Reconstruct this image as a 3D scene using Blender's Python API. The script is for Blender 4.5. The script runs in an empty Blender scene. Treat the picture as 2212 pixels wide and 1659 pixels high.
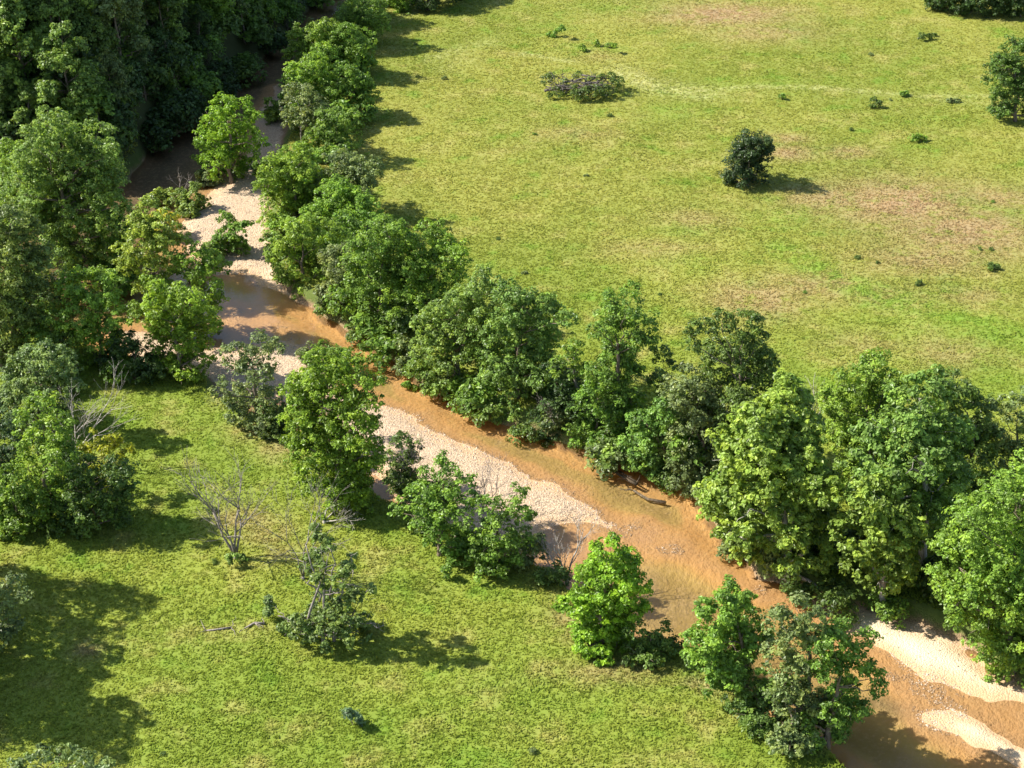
import bpy, math, random
import numpy as np
from mathutils import Vector
scene = bpy.context.scene
COL = scene.collection
R = math.radians
# ---------------------------------------------------------------- camera
CAMH, PITCH, HFOV = 80.0, 30.0, 32.0
cam_d = bpy.data.cameras.new("camera"); cam = bpy.data.objects.new("camera", cam_d); COL.objects.link(cam)
cam.location = (0, 0, CAMH); cam.rotation_euler = (R(90 - PITCH), 0, 0)
cam_d.sensor_width = 36; cam_d.lens = 18 / math.tan(R(HFOV / 2)); cam_d.clip_end = 20000; cam_d.clip_start = 1
scene.camera = cam
# ---------------------------------------------------------------- sky and sun
SUN_EL, SUN_DEV = 42.0, 7.0        # the sun stands on the left, a little beyond the scene
w = bpy.data.worlds.new("World"); scene.world = w; w.use_nodes = True
wn = w.node_tree.nodes; wl = w.node_tree.links
sky = wn.new('ShaderNodeTexSky'); sky.sky_type = 'NISHITA'; sky.sun_disc = False
sky.sun_elevation = R(SUN_EL); sky.sun_rotation = R(-(90 - SUN_DEV)); sky.air_density = 1.0; sky.dust_density = 1.0
wl.new(sky.outputs[0], wn['Background'].inputs[0]); wn['Background'].inputs[1].default_value = 0.105
sun_d = bpy.data.lights.new("sun", 'SUN'); sun = bpy.data.objects.new("sun", sun_d); COL.objects.link(sun)
sun_d.energy = 5.0; sun_d.angle = R(0.5); sun_d.color = (1.0, 0.95, 0.87)
sdir = Vector((math.cos(R(SUN_DEV)) * math.cos(R(SUN_EL)), -math.sin(R(SUN_DEV)) * math.cos(R(SUN_EL)), -math.sin(R(SUN_EL))))
sun.rotation_euler = sdir.to_track_quat('-Z', 'Y').to_euler(); sun.location = (-100, 100, 150)
scene.view_settings.view_transform = 'Standard'; scene.view_settings.look = 'None'
scene.view_settings.exposure = 1.2; scene.view_settings.gamma = 1
scene.render.engine = 'CYCLES'
# ---------------------------------------------------------------- where a point of the survey lies on the ground
F = 512 / math.tan(R(HFOV / 2)); S = 1024 / 2212.0
cp, sp_ = math.cos(R(PITCH)), math.sin(R(PITCH))
def ray(ox, oy):
    u = (ox * S - 512) / F; v = (384 - oy * S) / F
    return Vector((u, cp + v * sp_, -sp_ + v * cp))
def at(ox, oy, z=0.0):
    d = ray(ox, oy); t = (z - CAMH) / d.z
    return Vector((d.x * t, d.y * t, z))
def at_y(ox, oy, Y):
    d = ray(ox, oy); t = Y / d.y
    return Vector((d.x * t, Y, CAMH + d.z * t)), t
def mpp(Y): return (Y / cp) / F * S * 0.97
# ---------------------------------------------------------------- numeric helpers
def vnoise(x, y, scale, seed):
    rs = np.random.RandomState(seed); g = rs.rand(64, 64)
    X = x / scale + 1000.3; Y = y / scale + 1000.7
    i = np.floor(X).astype(int); j = np.floor(Y).astype(int); fx = X - i; fy = Y - j
    fx = fx * fx * (3 - 2 * fx); fy = fy * fy * (3 - 2 * fy); i %= 64; j %= 64; i1 = (i + 1) % 64; j1 = (j + 1) % 64
    return (g[i, j] * (1 - fx) + g[i1, j] * fx) * (1 - fy) + (g[i, j1] * (1 - fx) + g[i1, j1] * fx) * fy
def sdist(px, py, poly):
    P = np.array(poly); Q = np.roll(P, -1, axis=0); best = np.full(px.shape, 1e18); ins = np.zeros(px.shape, bool)
    for (ax, ay), (bx, by) in zip(P, Q):
        dx, dy = bx - ax, by - ay; L = dx * dx + dy * dy + 1e-12
        t = np.clip(((px - ax) * dx + (py - ay) * dy) / L, 0, 1)
        best = np.minimum(best, (px - ax - t * dx) ** 2 + (py - ay - t * dy) ** 2)
        c = ((ay > py) != (by > py)) & (px < (bx - ax) * (py - ay) / (by - ay + 1e-12) + ax); ins ^= c
    d = np.sqrt(best); return np.where(ins, -d, d)
def ss(a, b, x):
    t = np.clip((x - a) / (b - a), 0, 1); return t * t * (3 - 2 * t)
def poly(pts, z): return [tuple(at(x, y, z))[:2] for x, y in pts]
WZ = -1.5
CH = poly([(2420,1615),(2225,1500),(2170,1455),(2100,1408),(2000,1358),(1900,1325),(1760,1290),(1640,1245),(1560,1185),(1530,1110),(1500,1066),(1400,1036),
  (1310,992),(1250,958),(1180,944),(1080,918),(1000,888),(930,850),(880,805),(800,748),(720,694),(650,652),(600,612),(590,560),(575,480),(585,400),(610,330),
  (622,240),(615,180),(640,120),(700,60),(780,0),(850,-60),(830,-120),(712,-20),(655,35),(572,130),(485,205),(420,262),(330,325),(262,400),(200,440),(100,470),(-200,520),(-200,640),(100,700),
  (250,790),(440,830),(480,870),(560,900),(680,960),(800,1060),(900,1120),(1080,1190),(1200,1250),(1300,1360),(1480,1420),(1600,1510),(1700,1580),(1800,1640),(1860,1700),(2100,1850),(2600,1900)], WZ)
BARS = [poly(p, WZ) for p in [
  [(385,500),(420,440),(480,405),(540,330),(560,240),(600,190),(640,190),(640,420),(610,560),(640,640),(600,622),(560,600),(520,586),(470,592),(410,545)],
  [(250,720),(360,720),(480,760),(600,742),(690,765),(730,800),(700,850),(600,860),(480,860),(300,800)],
  [(700,830),(815,868),(900,893),(1000,952),(1080,988),(1180,1032),(1270,1082),(1300,1108),(1395,1142),(1330,1150),(1240,1140),(1180,1150),(1150,1200),(1000,1180),(850,1090),(760,980),(680,900)],
  [(1780,1318),(1850,1318),(1900,1325),(1968,1360),(2066,1395),(2160,1460),(2225,1510),(2400,1610),(2420,1650),(2240,1524),(2192,1510),(2136,1504),(2066,1482),(2010,1450),(1945,1420),(1894,1404),(1820,1365)],
  [(2005,1545),(2050,1545),(2095,1560),(2160,1586),(2212,1612),(2400,1710),(2400,1780),(2212,1662),(2160,1632),(2090,1596),(2040,1572)],
  ]]
SHAL = [poly(p, WZ) for p in [
  [(1140,1150),(1400,1130),(1480,1150),(1600,1230),(1760,1310),(1640,1300),(1480,1210),(1330,1190),(1200,1230)],
  [(1820,1330),(1960,1400),(2060,1470),(2240,1550),(2400,1650),(2300,1640),(2100,1560),(1900,1480)],
  [(480,640),(640,700),(660,760),(480,760)],
  ]]
HILL = [tuple(at(a, b, 0))[:2] for a, b in [(760,-60),(700,-15),(645,35),(562,125),(475,200),(410,255),(320,318),(255,385)]]
HILL = [(HILL[0][0] + 28, 420), (HILL[0][0] + 12, 300)] + HILL + [(-75, 186), (-120, 192), (-700, 240), (-700, 420)]
def chan(x, y): return sdist(x, y, CH) + (vnoise(x, y, 3.1, 1) - .5) * 1.3 + (vnoise(x, y, 1.1, 9) - .5) * .5
def bars(x, y):
    b = np.full(x.shape, 1e9)
    for i, p in enumerate(BARS): b = np.minimum(b, sdist(x, y, p) + (.8 if i == 2 else 0))
    return b + (vnoise(x, y, 2.3, 2) - .5) * 1.0 + (vnoise(x, y, .9, 3) - .5) * .45
def hillh(x, y):
    d = -sdist(x, y, HILL)
    return 44 * (1 - np.exp(-np.clip(d - 1, 0, None) / 35.0)) * ss(0, 4, d)
def hz(x, y):
    x = np.asarray(x, float); y = np.asarray(y, float); near = (np.abs(x) < 150) & (y > 40) & (y < 420)
    c = np.where(near, chan(x, y), 50.0); b = bars(x, y) - .4
    s = np.full(x.shape, 1e9)
    for p in SHAL: s = np.minimum(s, sdist(x, y, p))
    bed = WZ - .08 - .55 * ss(0, 5, b) * ss(-1, 2.5, s) + (vnoise(x, y, 2.2, 4) - .5) * .10
    bed = bed + .42 * ss(.8, -2.8, b) + (vnoise(x, y, .8, 5) - .5) * .06
    fld = (vnoise(x, y, 14, 6) - .5) * .35 + (vnoise(x, y, 2.5, 7) - .5) * .16 + (vnoise(x, y, 1.3, 8) - .5) * .05
    z = fld + (bed - fld) * ss(1.4, -.7, c)
    return z + hillh(x, y)
def h1(x, y): return float(hz(np.array([x]), np.array([y]))[0])
# ---------------------------------------------------------------- materials
def mat(name):
    m = bpy.data.materials.new(name); m.use_nodes = True; nt = m.node_tree
    for n in list(nt.nodes): nt.nodes.remove(n)
    return m, nt
class N:
    def __init__(s, nt): s.nt = nt
    def new(s, t, ins={}, **kw):
        n = s.nt.nodes.new(t)
        for k, v in kw.items(): setattr(n, k, v)
        for k, v in ins.items(): s.set(n.inputs[k], v)
        return n
    def set(s, inp, v):
        if isinstance(v, bpy.types.NodeSocket): s.nt.links.new(v, inp)
        else: inp.default_value = v
    def noise(s, vec, scale, detail=4, rough=.6):
        return s.new('ShaderNodeTexNoise', {'Vector': vec, 'Scale': scale, 'Detail': detail, 'Roughness': rough}).outputs[0]
    def math(s, op, a, b=0.0, c=0.0, clamp=False):
        n = s.nt.nodes.new('ShaderNodeMath'); n.operation = op; n.use_clamp = clamp
        s.set(n.inputs[0], a); s.set(n.inputs[1], b); s.set(n.inputs[2], c); return n.outputs[0]
    def rng(s, v, a, b, c=0.0, d=1.0):
        n = s.nt.nodes.new('ShaderNodeMapRange'); n.interpolation_type = 'SMOOTHSTEP'
        s.set(n.inputs[0], v); 
        for i, q in enumerate((a, b, c, d)): s.set(n.inputs[i + 1], q)
        return n.outputs[0]
    def mix(s, f, a, b, mode='MIX'):
        n = s.nt.nodes.new('ShaderNodeMix'); n.data_type = 'RGBA'; n.blend_type = mode
        s.set(n.inputs[0], f); s.set(n.inputs[6], a if not isinstance(a, tuple) else (*a, 1)[:4]); s.set(n.inputs[7], b if not isinstance(b, tuple) else (*b, 1)[:4]); return n.outputs[2]
    def attr(s, name): return s.new('ShaderNodeAttribute', attribute_name=name).outputs['Fac']
    def pos(s): return s.new('ShaderNodeNewGeometry').outputs['Position']
    def bump(s, h, strength, dist): return s.new('ShaderNodeBump', {'Height': h, 'Strength': strength, 'Distance': dist}).outputs[0]
    def out(s, sh): s.new('ShaderNodeOutputMaterial', {'Surface': sh})
    def bsdf(s, col, rough=.8, normal=None, spec=.3):
        i = {'Base Color': col if not isinstance(col, tuple) else (*col, 1)[:4], 'Roughness': rough, 'Specular IOR Level': spec}
        if normal is not None: i['Normal'] = normal
        return s.new('ShaderNodeBsdfPrincipled', i).outputs[0]

def grass_colour(n, p):
    """Meadow colour: yellow-green grass with lush, dry and reddish patches."""
    sc = n.new('ShaderNodeMapping', {'Vector': p, 'Scale': (1, 1, 1)}).outputs[0]
    big = n.noise(sc, .035, 3, .5); mid = n.noise(sc, .22, 4, .6); fine = n.noise(sc, 1.5, 4, .7); tiny = n.noise(sc, 5.0, 3, .7)
    yy = n.rng(n.new('ShaderNodeSeparateXYZ', {'Vector': p}).outputs[1], 135, 175)
    c = n.mix(n.rng(big, .38, .62), n.mix(yy, (.150, .200, .026), (.170, .195, .032)), n.mix(yy, (.192, .224, .034), (.216, .222, .044)))
    c = n.mix(n.math('MULTIPLY', n.rng(mid, .5, .72), .75), c, (.275, .255, .075))
    c = n.mix(n.math('MULTIPLY', n.rng(mid, .46, .28), .75), c, (.115, .200, .020))
    c = n.mix(n.math('MULTIPLY', n.rng(fine, .54, .76), .12), c, (.30, .275, .11))
    c = n.mix(n.math('MULTIPLY', n.rng(fine, .48, .28), .16), c, (.10, .16, .02))
    c = n.mix(n.math('MULTIPLY', n.rng(tiny, .55, .40), .10), c, (.08, .13, .012))
    bn = n.math('MULTIPLY', n.attr('brown'), n.rng(n.noise(sc, .45, 5, .75), .28, .54))
    c = n.mix(n.math('MULTIPLY', bn, .95, clamp=True), c, (.285, .195, .105))
    lu = n.math('MULTIPLY', n.attr('lush'), n.rng(n.noise(sc, .5, 4, .7), .32, .6))
    c = n.mix(n.math('MULTIPLY', lu, .9, clamp=True), c, (.145, .225, .028))
    tr = n.math('MULTIPLY', n.attr('track'), n.rng(n.noise(sc, 1.2, 4, .7), .35, .65))
    c = n.mix(n.math('MULTIPLY', tr, .9, clamp=True), c, (.36, .36, .15))
    return c, fine, tiny

m_ground, nt = mat('ground'); n = N(nt); p = n.pos()
gc, fine, tiny = grass_colour(n, p)
vo = n.new('ShaderNodeTexVoronoi', {'Vector': p, 'Scale': 7.5, 'Randomness': 1.0}); vod = vo.outputs['Distance']; vcol = vo.outputs['Color']
vg = n.new('ShaderNodeSeparateColor', {'Color': vcol}).outputs[0]
peb = n.mix(vg, (.40, .295, .19), (.53, .415, .28))
peb = n.mix(n.math('MULTIPLY', n.rng(n.noise(p, 1.6, 5, .7), .5, .7), .55), peb, (.40, .265, .14))
peb = n.mix(n.math('MULTIPLY', n.rng(vod, .45, .75), .45), peb, (.22, .15, .09))
sand = n.mix(n.noise(p, 7, 5, .8), (.50, .41, .275), (.62, .53, .36))
dry = n.mix(n.rng(n.attr('sandy'), .3, .7), peb, sand)
dn = n.noise(p, .16, 3, .5); d2 = n.noise(p, 2.6, 6, .75)
bed = n.mix(n.rng(n.math('ADD', n.attr('deep'), n.math('MULTIPLY', n.math('SUBTRACT', dn, .5), .9)), .25, .75), (.54, .33, .14), (.42, .31, .12))
bed = n.mix(n.math('MULTIPLY', n.rng(n.attr('deep'), .72, 1.0), .6), bed, (.27, .20, .08))
bed = n.mix(n.math('MULTIPLY', n.attr('bed_shade'), .9), bed, (.13, .105, .075))  # bank shade painted into the bed colour along these strokes
bed = n.mix(n.math('MULTIPLY', n.rng(d2, .46, .70), .50), bed, (.52, .38, .215))
bed = n.mix(n.math('MULTIPLY', n.rng(n.noise(p, 4.5, 3, .8), .50, .30), .35), bed, (.36, .255, .125))
wet = n.mix(.6, peb, (.50, .30, .14))
elev = n.new('ShaderNodeSeparateXYZ', {'Vector': p}).outputs[2]
en = n.math('ADD', elev, n.math('MULTIPLY', n.math('SUBTRACT', n.noise(p, .9, 5, .7), .5), .16))
c1 = n.mix(n.rng(en, WZ - .26, WZ + .02), bed, wet)
c2 = n.mix(n.rng(en, WZ + .00, WZ + .32), c1, dry)
dirt = n.mix(n.noise(p, 1.7, 5, .7), (.13, .085, .045), (.30, .20, .115))
sd = n.math('ADD', n.attr('chan'), n.math('MULTIPLY', n.math('SUBTRACT', n.noise(p, .9, 5, .7), .5), 1.6))
c3 = n.mix(n.rng(n.math('ADD', sd, n.math('MULTIPLY', elev, .0)), -.7, -.1), c2, dirt)
weeds = n.mix(n.noise(p, 1.1, 4, .7), (.045, .075, .014), (.13, .16, .035))
c4 = n.mix(n.rng(sd, -.2, .5), c3, weeds)
c5 = n.mix(n.rng(sd, 1.0, 3.2), c4, gc)
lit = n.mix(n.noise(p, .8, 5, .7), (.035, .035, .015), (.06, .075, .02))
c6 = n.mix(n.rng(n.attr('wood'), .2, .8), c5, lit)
hb = n.math('ADD', n.math('MULTIPLY', fine, .6), n.math('MULTIPLY', tiny, .4))
grassy = n.rng(sd, .2, 1.0)
nb = n.bump(hb, n.math('MULTIPLY', grassy, .25), .10)
nb2 = n.new('ShaderNodeBump', {'Height': n.math('SUBTRACT', 1.0, vod), 'Strength': n.math('MULTIPLY', n.math('MULTIPLY', n.math('SUBTRACT', 1.0, grassy), n.rng(elev, WZ - .1, WZ + .1)), .55), 'Distance': .12, 'Normal': nb}).outputs[0]
n.out(n.bsdf(c6, .85, nb2, .15))

m_grass, nt = mat('grass'); n = N(nt); p = n.pos()
gc, fine, tiny = grass_colour(n, p)
v = n.attr('v'); g = n.mix(1.0, gc, n.new('ShaderNodeCombineColor', {0: n.rng(v, 0, 1, 1.45, 2.1), 1: n.rng(v, 0, 1, 1.45, 2.0), 2: n.rng(v, 0, 1, 1.35, 2.0)}).outputs[0], 'MULTIPLY')
gn = n.new('ShaderNodeNewGeometry').outputs['Normal']
nm = n.new('ShaderNodeVectorMath', {0: n.new('ShaderNodeVectorMath', {0: gn, 1: (.45, .45, .45)}, operation='MULTIPLY').outputs[0], 1: (0, 0, .8)}, operation='ADD').outputs[0]
nm = n.new('ShaderNodeVectorMath', {0: nm}, operation='NORMALIZE').outputs[0]
dif = n.bsdf(g, .8, nm, .1); tl = n.new('ShaderNodeBsdfTranslucent', {'Color': g}).outputs[0]
n.out(n.new('ShaderNodeMixShader', {0: .5, 1: dif, 2: tl}).outputs[0])

m_water, nt = mat('creek_water'); n = N(nt); p = n.pos()
mp = n.new('ShaderNodeMapping', {'Vector': p, 'Scale': (1, 1, 1), 'Rotation': (0, 0, R(-35))}).outputs[0]
nb = n.bump(n.math('ADD', n.noise(mp, 2.4, 4, .65), n.math('MULTIPLY', n.noise(p, 9, 3, .6), .35)), .16, .05)
gl = n.new('ShaderNodeBsdfGlossy', {'Color': (1, 1, 1, 1), 'Roughness': .08, 'Normal': nb}).outputs[0]
tp = n.new('ShaderNodeBsdfTransparent', {'Color': (.98, .94, .85, 1)}).outputs[0]
fr = n.new('ShaderNodeFresnel', {'IOR': 1.33, 'Normal': nb}).outputs[0]
n.out(n.new('ShaderNodeMixShader', {0: fr, 1: tp, 2: gl}).outputs[0])

def leaf_mat(name, spec, trans):
    m, nt = mat(name); n = N(nt)
    oc = n.new('ShaderNodeObjectInfo').outputs['Color']; v = n.attr('v'); cl = n.attr('cl')
    br = n.math('MULTIPLY', n.math('ADD', .55, n.math('MULTIPLY', v, .75)), n.math('ADD', .62, n.math('MULTIPLY', cl, .75)))
    c = n.mix(1.0, oc, n.new('ShaderNodeCombineColor', {0: br, 1: br, 2: br}).outputs[0], 'MULTIPLY')
    c = n.mix(n.rng(cl, .55, 1.0, 0, .45), c, n.mix(1.0, oc, (1.55, 1.22, .7), 'MULTIPLY'))
    d = n.bsdf(c, .42, None, spec); t = n.new('ShaderNodeBsdfTranslucent', {'Color': n.mix(1.0, c, (1.25, 1.2, .6), 'MULTIPLY')}).outputs[0]
    n.out(n.new('ShaderNodeMixShader', {0: trans, 1: d, 2: t}).outputs[0]); return m
m_leaf = leaf_mat('leaves', .30, .42)
def bark(name, a, b):
    m, nt = mat(name); n = N(nt); tc = n.new('ShaderNodeTexCoord').outputs['Object']
    q = n.noise(n.new('ShaderNodeMapping', {'Vector': tc, 'Scale': (6, 6, 1.5)}).outputs[0], 1.0, 5, .7)
    n.out(n.bsdf(n.mix(n.rng(q, .35, .65), a, b), .85, n.bump(q, .6, .05), .2)); return m
m_bark = bark('bark', (.10, .075, .05), (.24, .19, .14)); m_pale = bark('pale_bark', (.24, .21, .175), (.46, .42, .36))
m_dead = bark('dead_wood', (.13, .11, .095), (.31, .27, .235)); m_wet = bark('wet_wood', (.05, .035, .02), (.11, .08, .05))
m_stone, nt = mat('stone'); n = N(nt); v = n.attr('v')
n.out(n.bsdf(n.mix(v, (.34, .245, .165), (.52, .40, .29)), .85, None, .2))
# ---------------------------------------------------------------- mesh helpers
def mesh_np(name, verts, faces, k, mat_, smooth=False, attrs=None):
    me = bpy.data.meshes.new(name); nv, nf = len(verts), len(faces)
    me.vertices.add(nv); me.vertices.foreach_set('co', np.asarray(verts, np.float32).ravel())
    me.loops.add(nf * k); me.loops.foreach_set('vertex_index', np.asarray(faces, np.int32).ravel())
    me.polygons.add(nf); me.polygons.foreach_set('loop_start', np.arange(0, nf * k, k, dtype=np.int32))
    me.polygons.foreach_set('use_smooth', np.full(nf, smooth))
    me.update(calc_edges=True)
    for nm, (dom, arr) in (attrs or {}).items():
        a = me.attributes.new(nm, 'FLOAT', dom); a.data.foreach_set('value', np.asarray(arr, np.float32))
    me.materials.append(mat_); return me
def link(name, me, parent=None, loc=None):
    o = bpy.data.objects.new(name, me); COL.objects.link(o)
    if parent: o.parent = parent
    if loc is not None: o.location = loc
    return o
def thing(name, label, cat, loc, group=None):
    o = bpy.data.objects.new(name, None); COL.objects.link(o); o.location = loc; o.empty_display_size = .5
    o['label'] = label; o['category'] = cat
    if group: o['group'] = group
    return o
class Tubes:
    def __init__(s): s.v = []; s.f = []
    def tube(s, pts, rad, k=6):
        b0 = len(s.v); pts = [Vector(q) for q in pts]
        for i, q in enumerate(pts):
            d = (pts[min(i + 1, len(pts) - 1)] - pts[max(i - 1, 0)]).normalized()
            a = d.orthogonal().normalized() if abs(d.z) > .9 else d.cross(Vector((0, 0, 1))).normalized()
            b = d.cross(a)
            for j in range(k):
                t = 2 * math.pi * j / k; s.v.append(tuple(q + (a * math.cos(t) + b * math.sin(t)) * rad[i]))
        for i in range(len(pts) - 1):
            for j in range(k):
                s.f.append((b0 + i * k + j, b0 + i * k + (j + 1) % k, b0 + (i + 1) * k + (j + 1) % k, b0 + (i + 1) * k + j))
        s.f.append(tuple(b0 + j for j in range(k))[::-1]); s.f.append(tuple(b0 + (len(pts) - 1) * k + j for j in range(k)))
    def limb(s, a, b, r0, r1, rnd, wob=.08, seg=5, k=6, sag=0.0):
        a = Vector(a); b = Vector(b); L = (b - a).length; P = []; RR = []
        for i in range(seg + 1):
            t = i / seg; q = a.lerp(b, t)
            if 0 < i < seg: q += Vector((rnd.gauss(0, 1), rnd.gauss(0, 1), rnd.gauss(0, .5))) * wob * L * .5
            q.z += sag * L * math.sin(math.pi * t); P.append(q); RR.append(r0 + (r1 - r0) * t)
        s.tube(P, RR, k); return P
    def mesh(s, name, m):
        me = bpy.data.meshes.new(name); me.from_pydata(s.v, [], s.f); me.materials.append(m)
        me.polygons.foreach_set('use_smooth', [True] * len(me.polygons)); return me
def unit(a): return a / (np.linalg.norm(a, axis=1, keepdims=True) + 1e-9)
def crown_mesh(name, lobes, seed, leaf=.25, dens=1.0, clump=.55, per=32, sparse=0.0):
    """lobes: (x, y, z, r) local metres. Leaves sit on clumps, clumps on lobes."""
    rs = np.random.RandomState(seed); CC = []; CR = []; CD = []
    for (x, y, z, r) in lobes:
        nc = int(dens * (5 + 14.5 * r * r)); d = unit(rs.normal(size=(nc, 3))); d[:, 2] = np.where(d[:, 2] < -.55, -d[:, 2], d[:, 2])
        rad = r * (.45 + .62 * rs.rand(nc, 1) ** .6)
        CC.append(np.array([[x, y, z]]) + d * rad * np.array([[1, 1, .9]])); CD.append(d)
        CR.append(clump * (.55 + .75 * rs.rand(nc)) * min(1.0, .6 + r * .3))
    CC = np.concatenate(CC); CR = np.concatenate(CR); CD = np.concatenate(CD); nc = len(CC)
    keep = (rs.rand(nc) > sparse) & (vnoise(CC[:, 0] + CC[:, 2] * .7, CC[:, 1] + CC[:, 2] * .9, 1.1, seed) < .80); CC, CR, CD = CC[keep], CR[keep], CD[keep]; nc = len(CC)
    cnt = np.maximum(5, (per * (CR / clump) ** 1.6).astype(int)); idx = np.repeat(np.arange(nc), cnt); n_ = len(idx)
    ld = unit(rs.normal(size=(n_, 3)) + CD[idx] * .55 + np.array([[0, 0, .45]]))
    P = CC[idx] + ld * (CR[idx] * (.35 + .75 * rs.rand(n_)))[:, None] * np.array([[1, 1, .68]])
    nr = unit(ld * .85 + CD[idx] * .3 + np.array([[0, 0, .55]]) + rs.normal(size=(n_, 3)) * .36)
    t = unit(np.cross(nr, rs.normal(size=(n_, 3)))); b = np.cross(nr, t)
    s = leaf * (.65 + .8 * rs.rand(n_)); t = t * s[:, None]; b = b * (s * .70)[:, None]; up = nr * (s * .16)[:, None]
    V = np.stack([P - t * .5, P + b * .5 + up, P + t * .55, P - b * .5 + up], axis=1).reshape(-1, 3)
    Fc = np.arange(n_ * 4).reshape(-1, 4); cl = rs.rand(nc)
    return mesh_np(name, V, Fc, 4, m_leaf, False, {'v': ('FACE', rs.rand(n_)), 'cl': ('FACE', cl[idx])})
def trunk_mesh(lobes, seed, r0, m, lean=0.0, twigs=2):
    rnd = random.Random(seed); T = Tubes(); zs = [l[2] for l in lobes]; zl, zh = min(zs), max(zs)
    cx = sum(l[0] for l in lobes) / len(lobes); cy = sum(l[1] for l in lobes) / len(lobes)
    top = Vector((cx * .8, cy * .8, zl * .3 + zh * .7)); low = Vector((0, 0, -.6))
    P = [low.lerp(top, i / 7) for i in range(8)]
    for i in range(8):
        t = i / 7; P[i].x = top.x * t * t + rnd.gauss(0, .10) * (0 < i); P[i].y = top.y * t * t + rnd.gauss(0, .10) * (0 < i)
    T.tube(P, [r0 * (1.35 - .35 * min(1, i)) * (1 - .72 * i / 7) for i in range(8)], 8)
    for l in lobes:
        q = Vector(l[:3]); t = min(.95, max(.18, (q.z - l[3] * .9 - low.z) / max(.1, top.z - low.z))); a = low.lerp(top, t)
        f = t * 7; i = min(6, int(f)); a = P[i].lerp(P[i + 1], f - i); rr = r0 * (1 - .72 * t) * .55
        LP = T.limb(a, q, rr, rr * .35, rnd, .07, 5, 6)
        for _ in range(twigs):
            d = Vector((rnd.gauss(0, 1), rnd.gauss(0, 1), rnd.gauss(.3, .7))).normalized() * l[3] * .95
            T.limb(LP[3 if rnd.random() < .5 else 5], q + d, rr * .32, .012, rnd, .1, 4, 4)
    return T.mesh('trunk', m)
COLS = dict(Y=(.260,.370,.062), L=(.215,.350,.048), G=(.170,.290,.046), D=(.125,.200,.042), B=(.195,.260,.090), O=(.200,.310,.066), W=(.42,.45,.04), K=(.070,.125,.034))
seed_ = [100]
def tree(label, base, lobes, col, name='broadleaf_tree', cat='tree', group=None, wide=.55, r0=None, bk=None, dens=1.0, leaf=.22, sparse=0.06, per=27, clump=.44, z=None, fill=True, grow_=1.08, skirt=True):
    seed_[0] += 1; sd_ = seed_[0]; rnd = random.Random(sd_)
    b = at(*base, 0 if z is None else z)
    for _ in range(3): b = at(*base, h1(b.x, b.y))
    root = thing(name, label, cat, b, group); L = []; s = mpp(b.y)
    xs = [l[0] for l in lobes]; half = (max(xs) - min(xs)) / 2 * s + .5
    for (x, y, r) in lobes:
        dy = rnd.uniform(-1, 1) * wide * half
        q, t = at_y(x, y, b.y + dy); L.append((q.x - b.x, q.y - b.y, max(.3 * r * s, q.z - b.z), r * s * grow_))
    if fill:
        for l in list(L):
            if l[3] > 1.6 and rnd.random() < .5: L.append((l[0] * .8 + rnd.gauss(0, .4), l[1] + half * .6, l[2] * .92, l[3] * .9))
    lowz = min(l[2] - l[3] for l in L); wdt = max(abs(l[0]) for l in L)
    if fill and skirt and lowz > -.5 and bk is None:
        for i in range(int(5 + max(0, lowz) * 1.8)):
            zz = rnd.uniform(.5, max(1.0, lowz + .8)); rr = rnd.uniform(.7, 1.15); a = rnd.uniform(0, 6.28); L.append((wdt * .6 * math.cos(a), half * .5 * math.sin(a), zz, rr))
    # break the big lobes into smaller, uneven ones
    S_ = []
    for (x, y, zz, r) in L:
        S_.append((x, y, zz, r * .90))
        for _ in range(5 if r > 1.2 else 2):
            d = Vector((rnd.gauss(0, 1), rnd.gauss(0, .8), rnd.gauss(.1, .8))).normalized() * r * .92
            S_.append((x + d.x, y + d.y, max(.25, zz + d.z), r * rnd.uniform(.28, .5)))
    H = max(l[2] for l in L)
    link('trunk', trunk_mesh(L, sd_, r0 or (.06 + .022 * H), bk or m_bark), root)
    c = link('crown', crown_mesh('crown', S_, sd_, leaf, dens, clump, per, sparse), root)
    cc = COLS[col] if isinstance(col, str) else col; j = [1 + rnd.uniform(-.05, .05) for _ in range(3)]
    c.color = (cc[0] * j[0], cc[1] * j[1], cc[2] * j[2], 1); return root
def copy_tree(src, loc, rz, sc, label, col, group=None):
    r = src.copy(); COL.objects.link(r); r.location = loc; r.rotation_euler = (0, 0, rz); r.scale = (sc, sc, sc * random.uniform(.9, 1.15)); r['label'] = label
    if group: r['group'] = group
    for ch in src.children:
        c = ch.copy(); COL.objects.link(c); c.parent = r
        if ch.name.startswith('crown') or ch.name.startswith('foliage'): c.color = (*col, 1)
    return r
# ---------------------------------------------------------------- ground (one sheet to the horizon)
def axis(a, b, st, far):
    c = list(np.arange(a, b + st / 2, st)); lo = []; hi = []; d = st; q = a
    while q > -far: d *= 1.35; q -= d; lo.append(q)
    d = st; q = b
    while q < far: d *= 1.35; q += d; hi.append(q)
    return np.array(lo[::-1] + c + hi)
gx = axis(-88, 88, .45, 6000); gy = axis(78, 290, .45, 6000)
XX, YY = np.meshgrid(gx, gy); X = XX.ravel(); Yv = YY.ravel(); Z = hz(X, Yv)
nx, ny = len(gx), len(gy); I = np.arange(nx * ny).reshape(ny, nx)
FC = np.stack([I[:-1, :-1], I[:-1, 1:], I[1:, 1:], I[1:, :-1]], -1).reshape(-1, 4)
def blobs(X, Y, L):
    v = np.zeros(X.shape)
    for (ox, oy, rx, ry, s) in L:
        q = at(ox, oy); m = mpp(q.y) * (1.3 if L is BROWN else 1); v = np.maximum(v, s * np.exp(-((X - q.x) / (rx * m)) ** 2 - ((Y - q.y) / (ry * m * 2.4)) ** 2))
    return v
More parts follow.
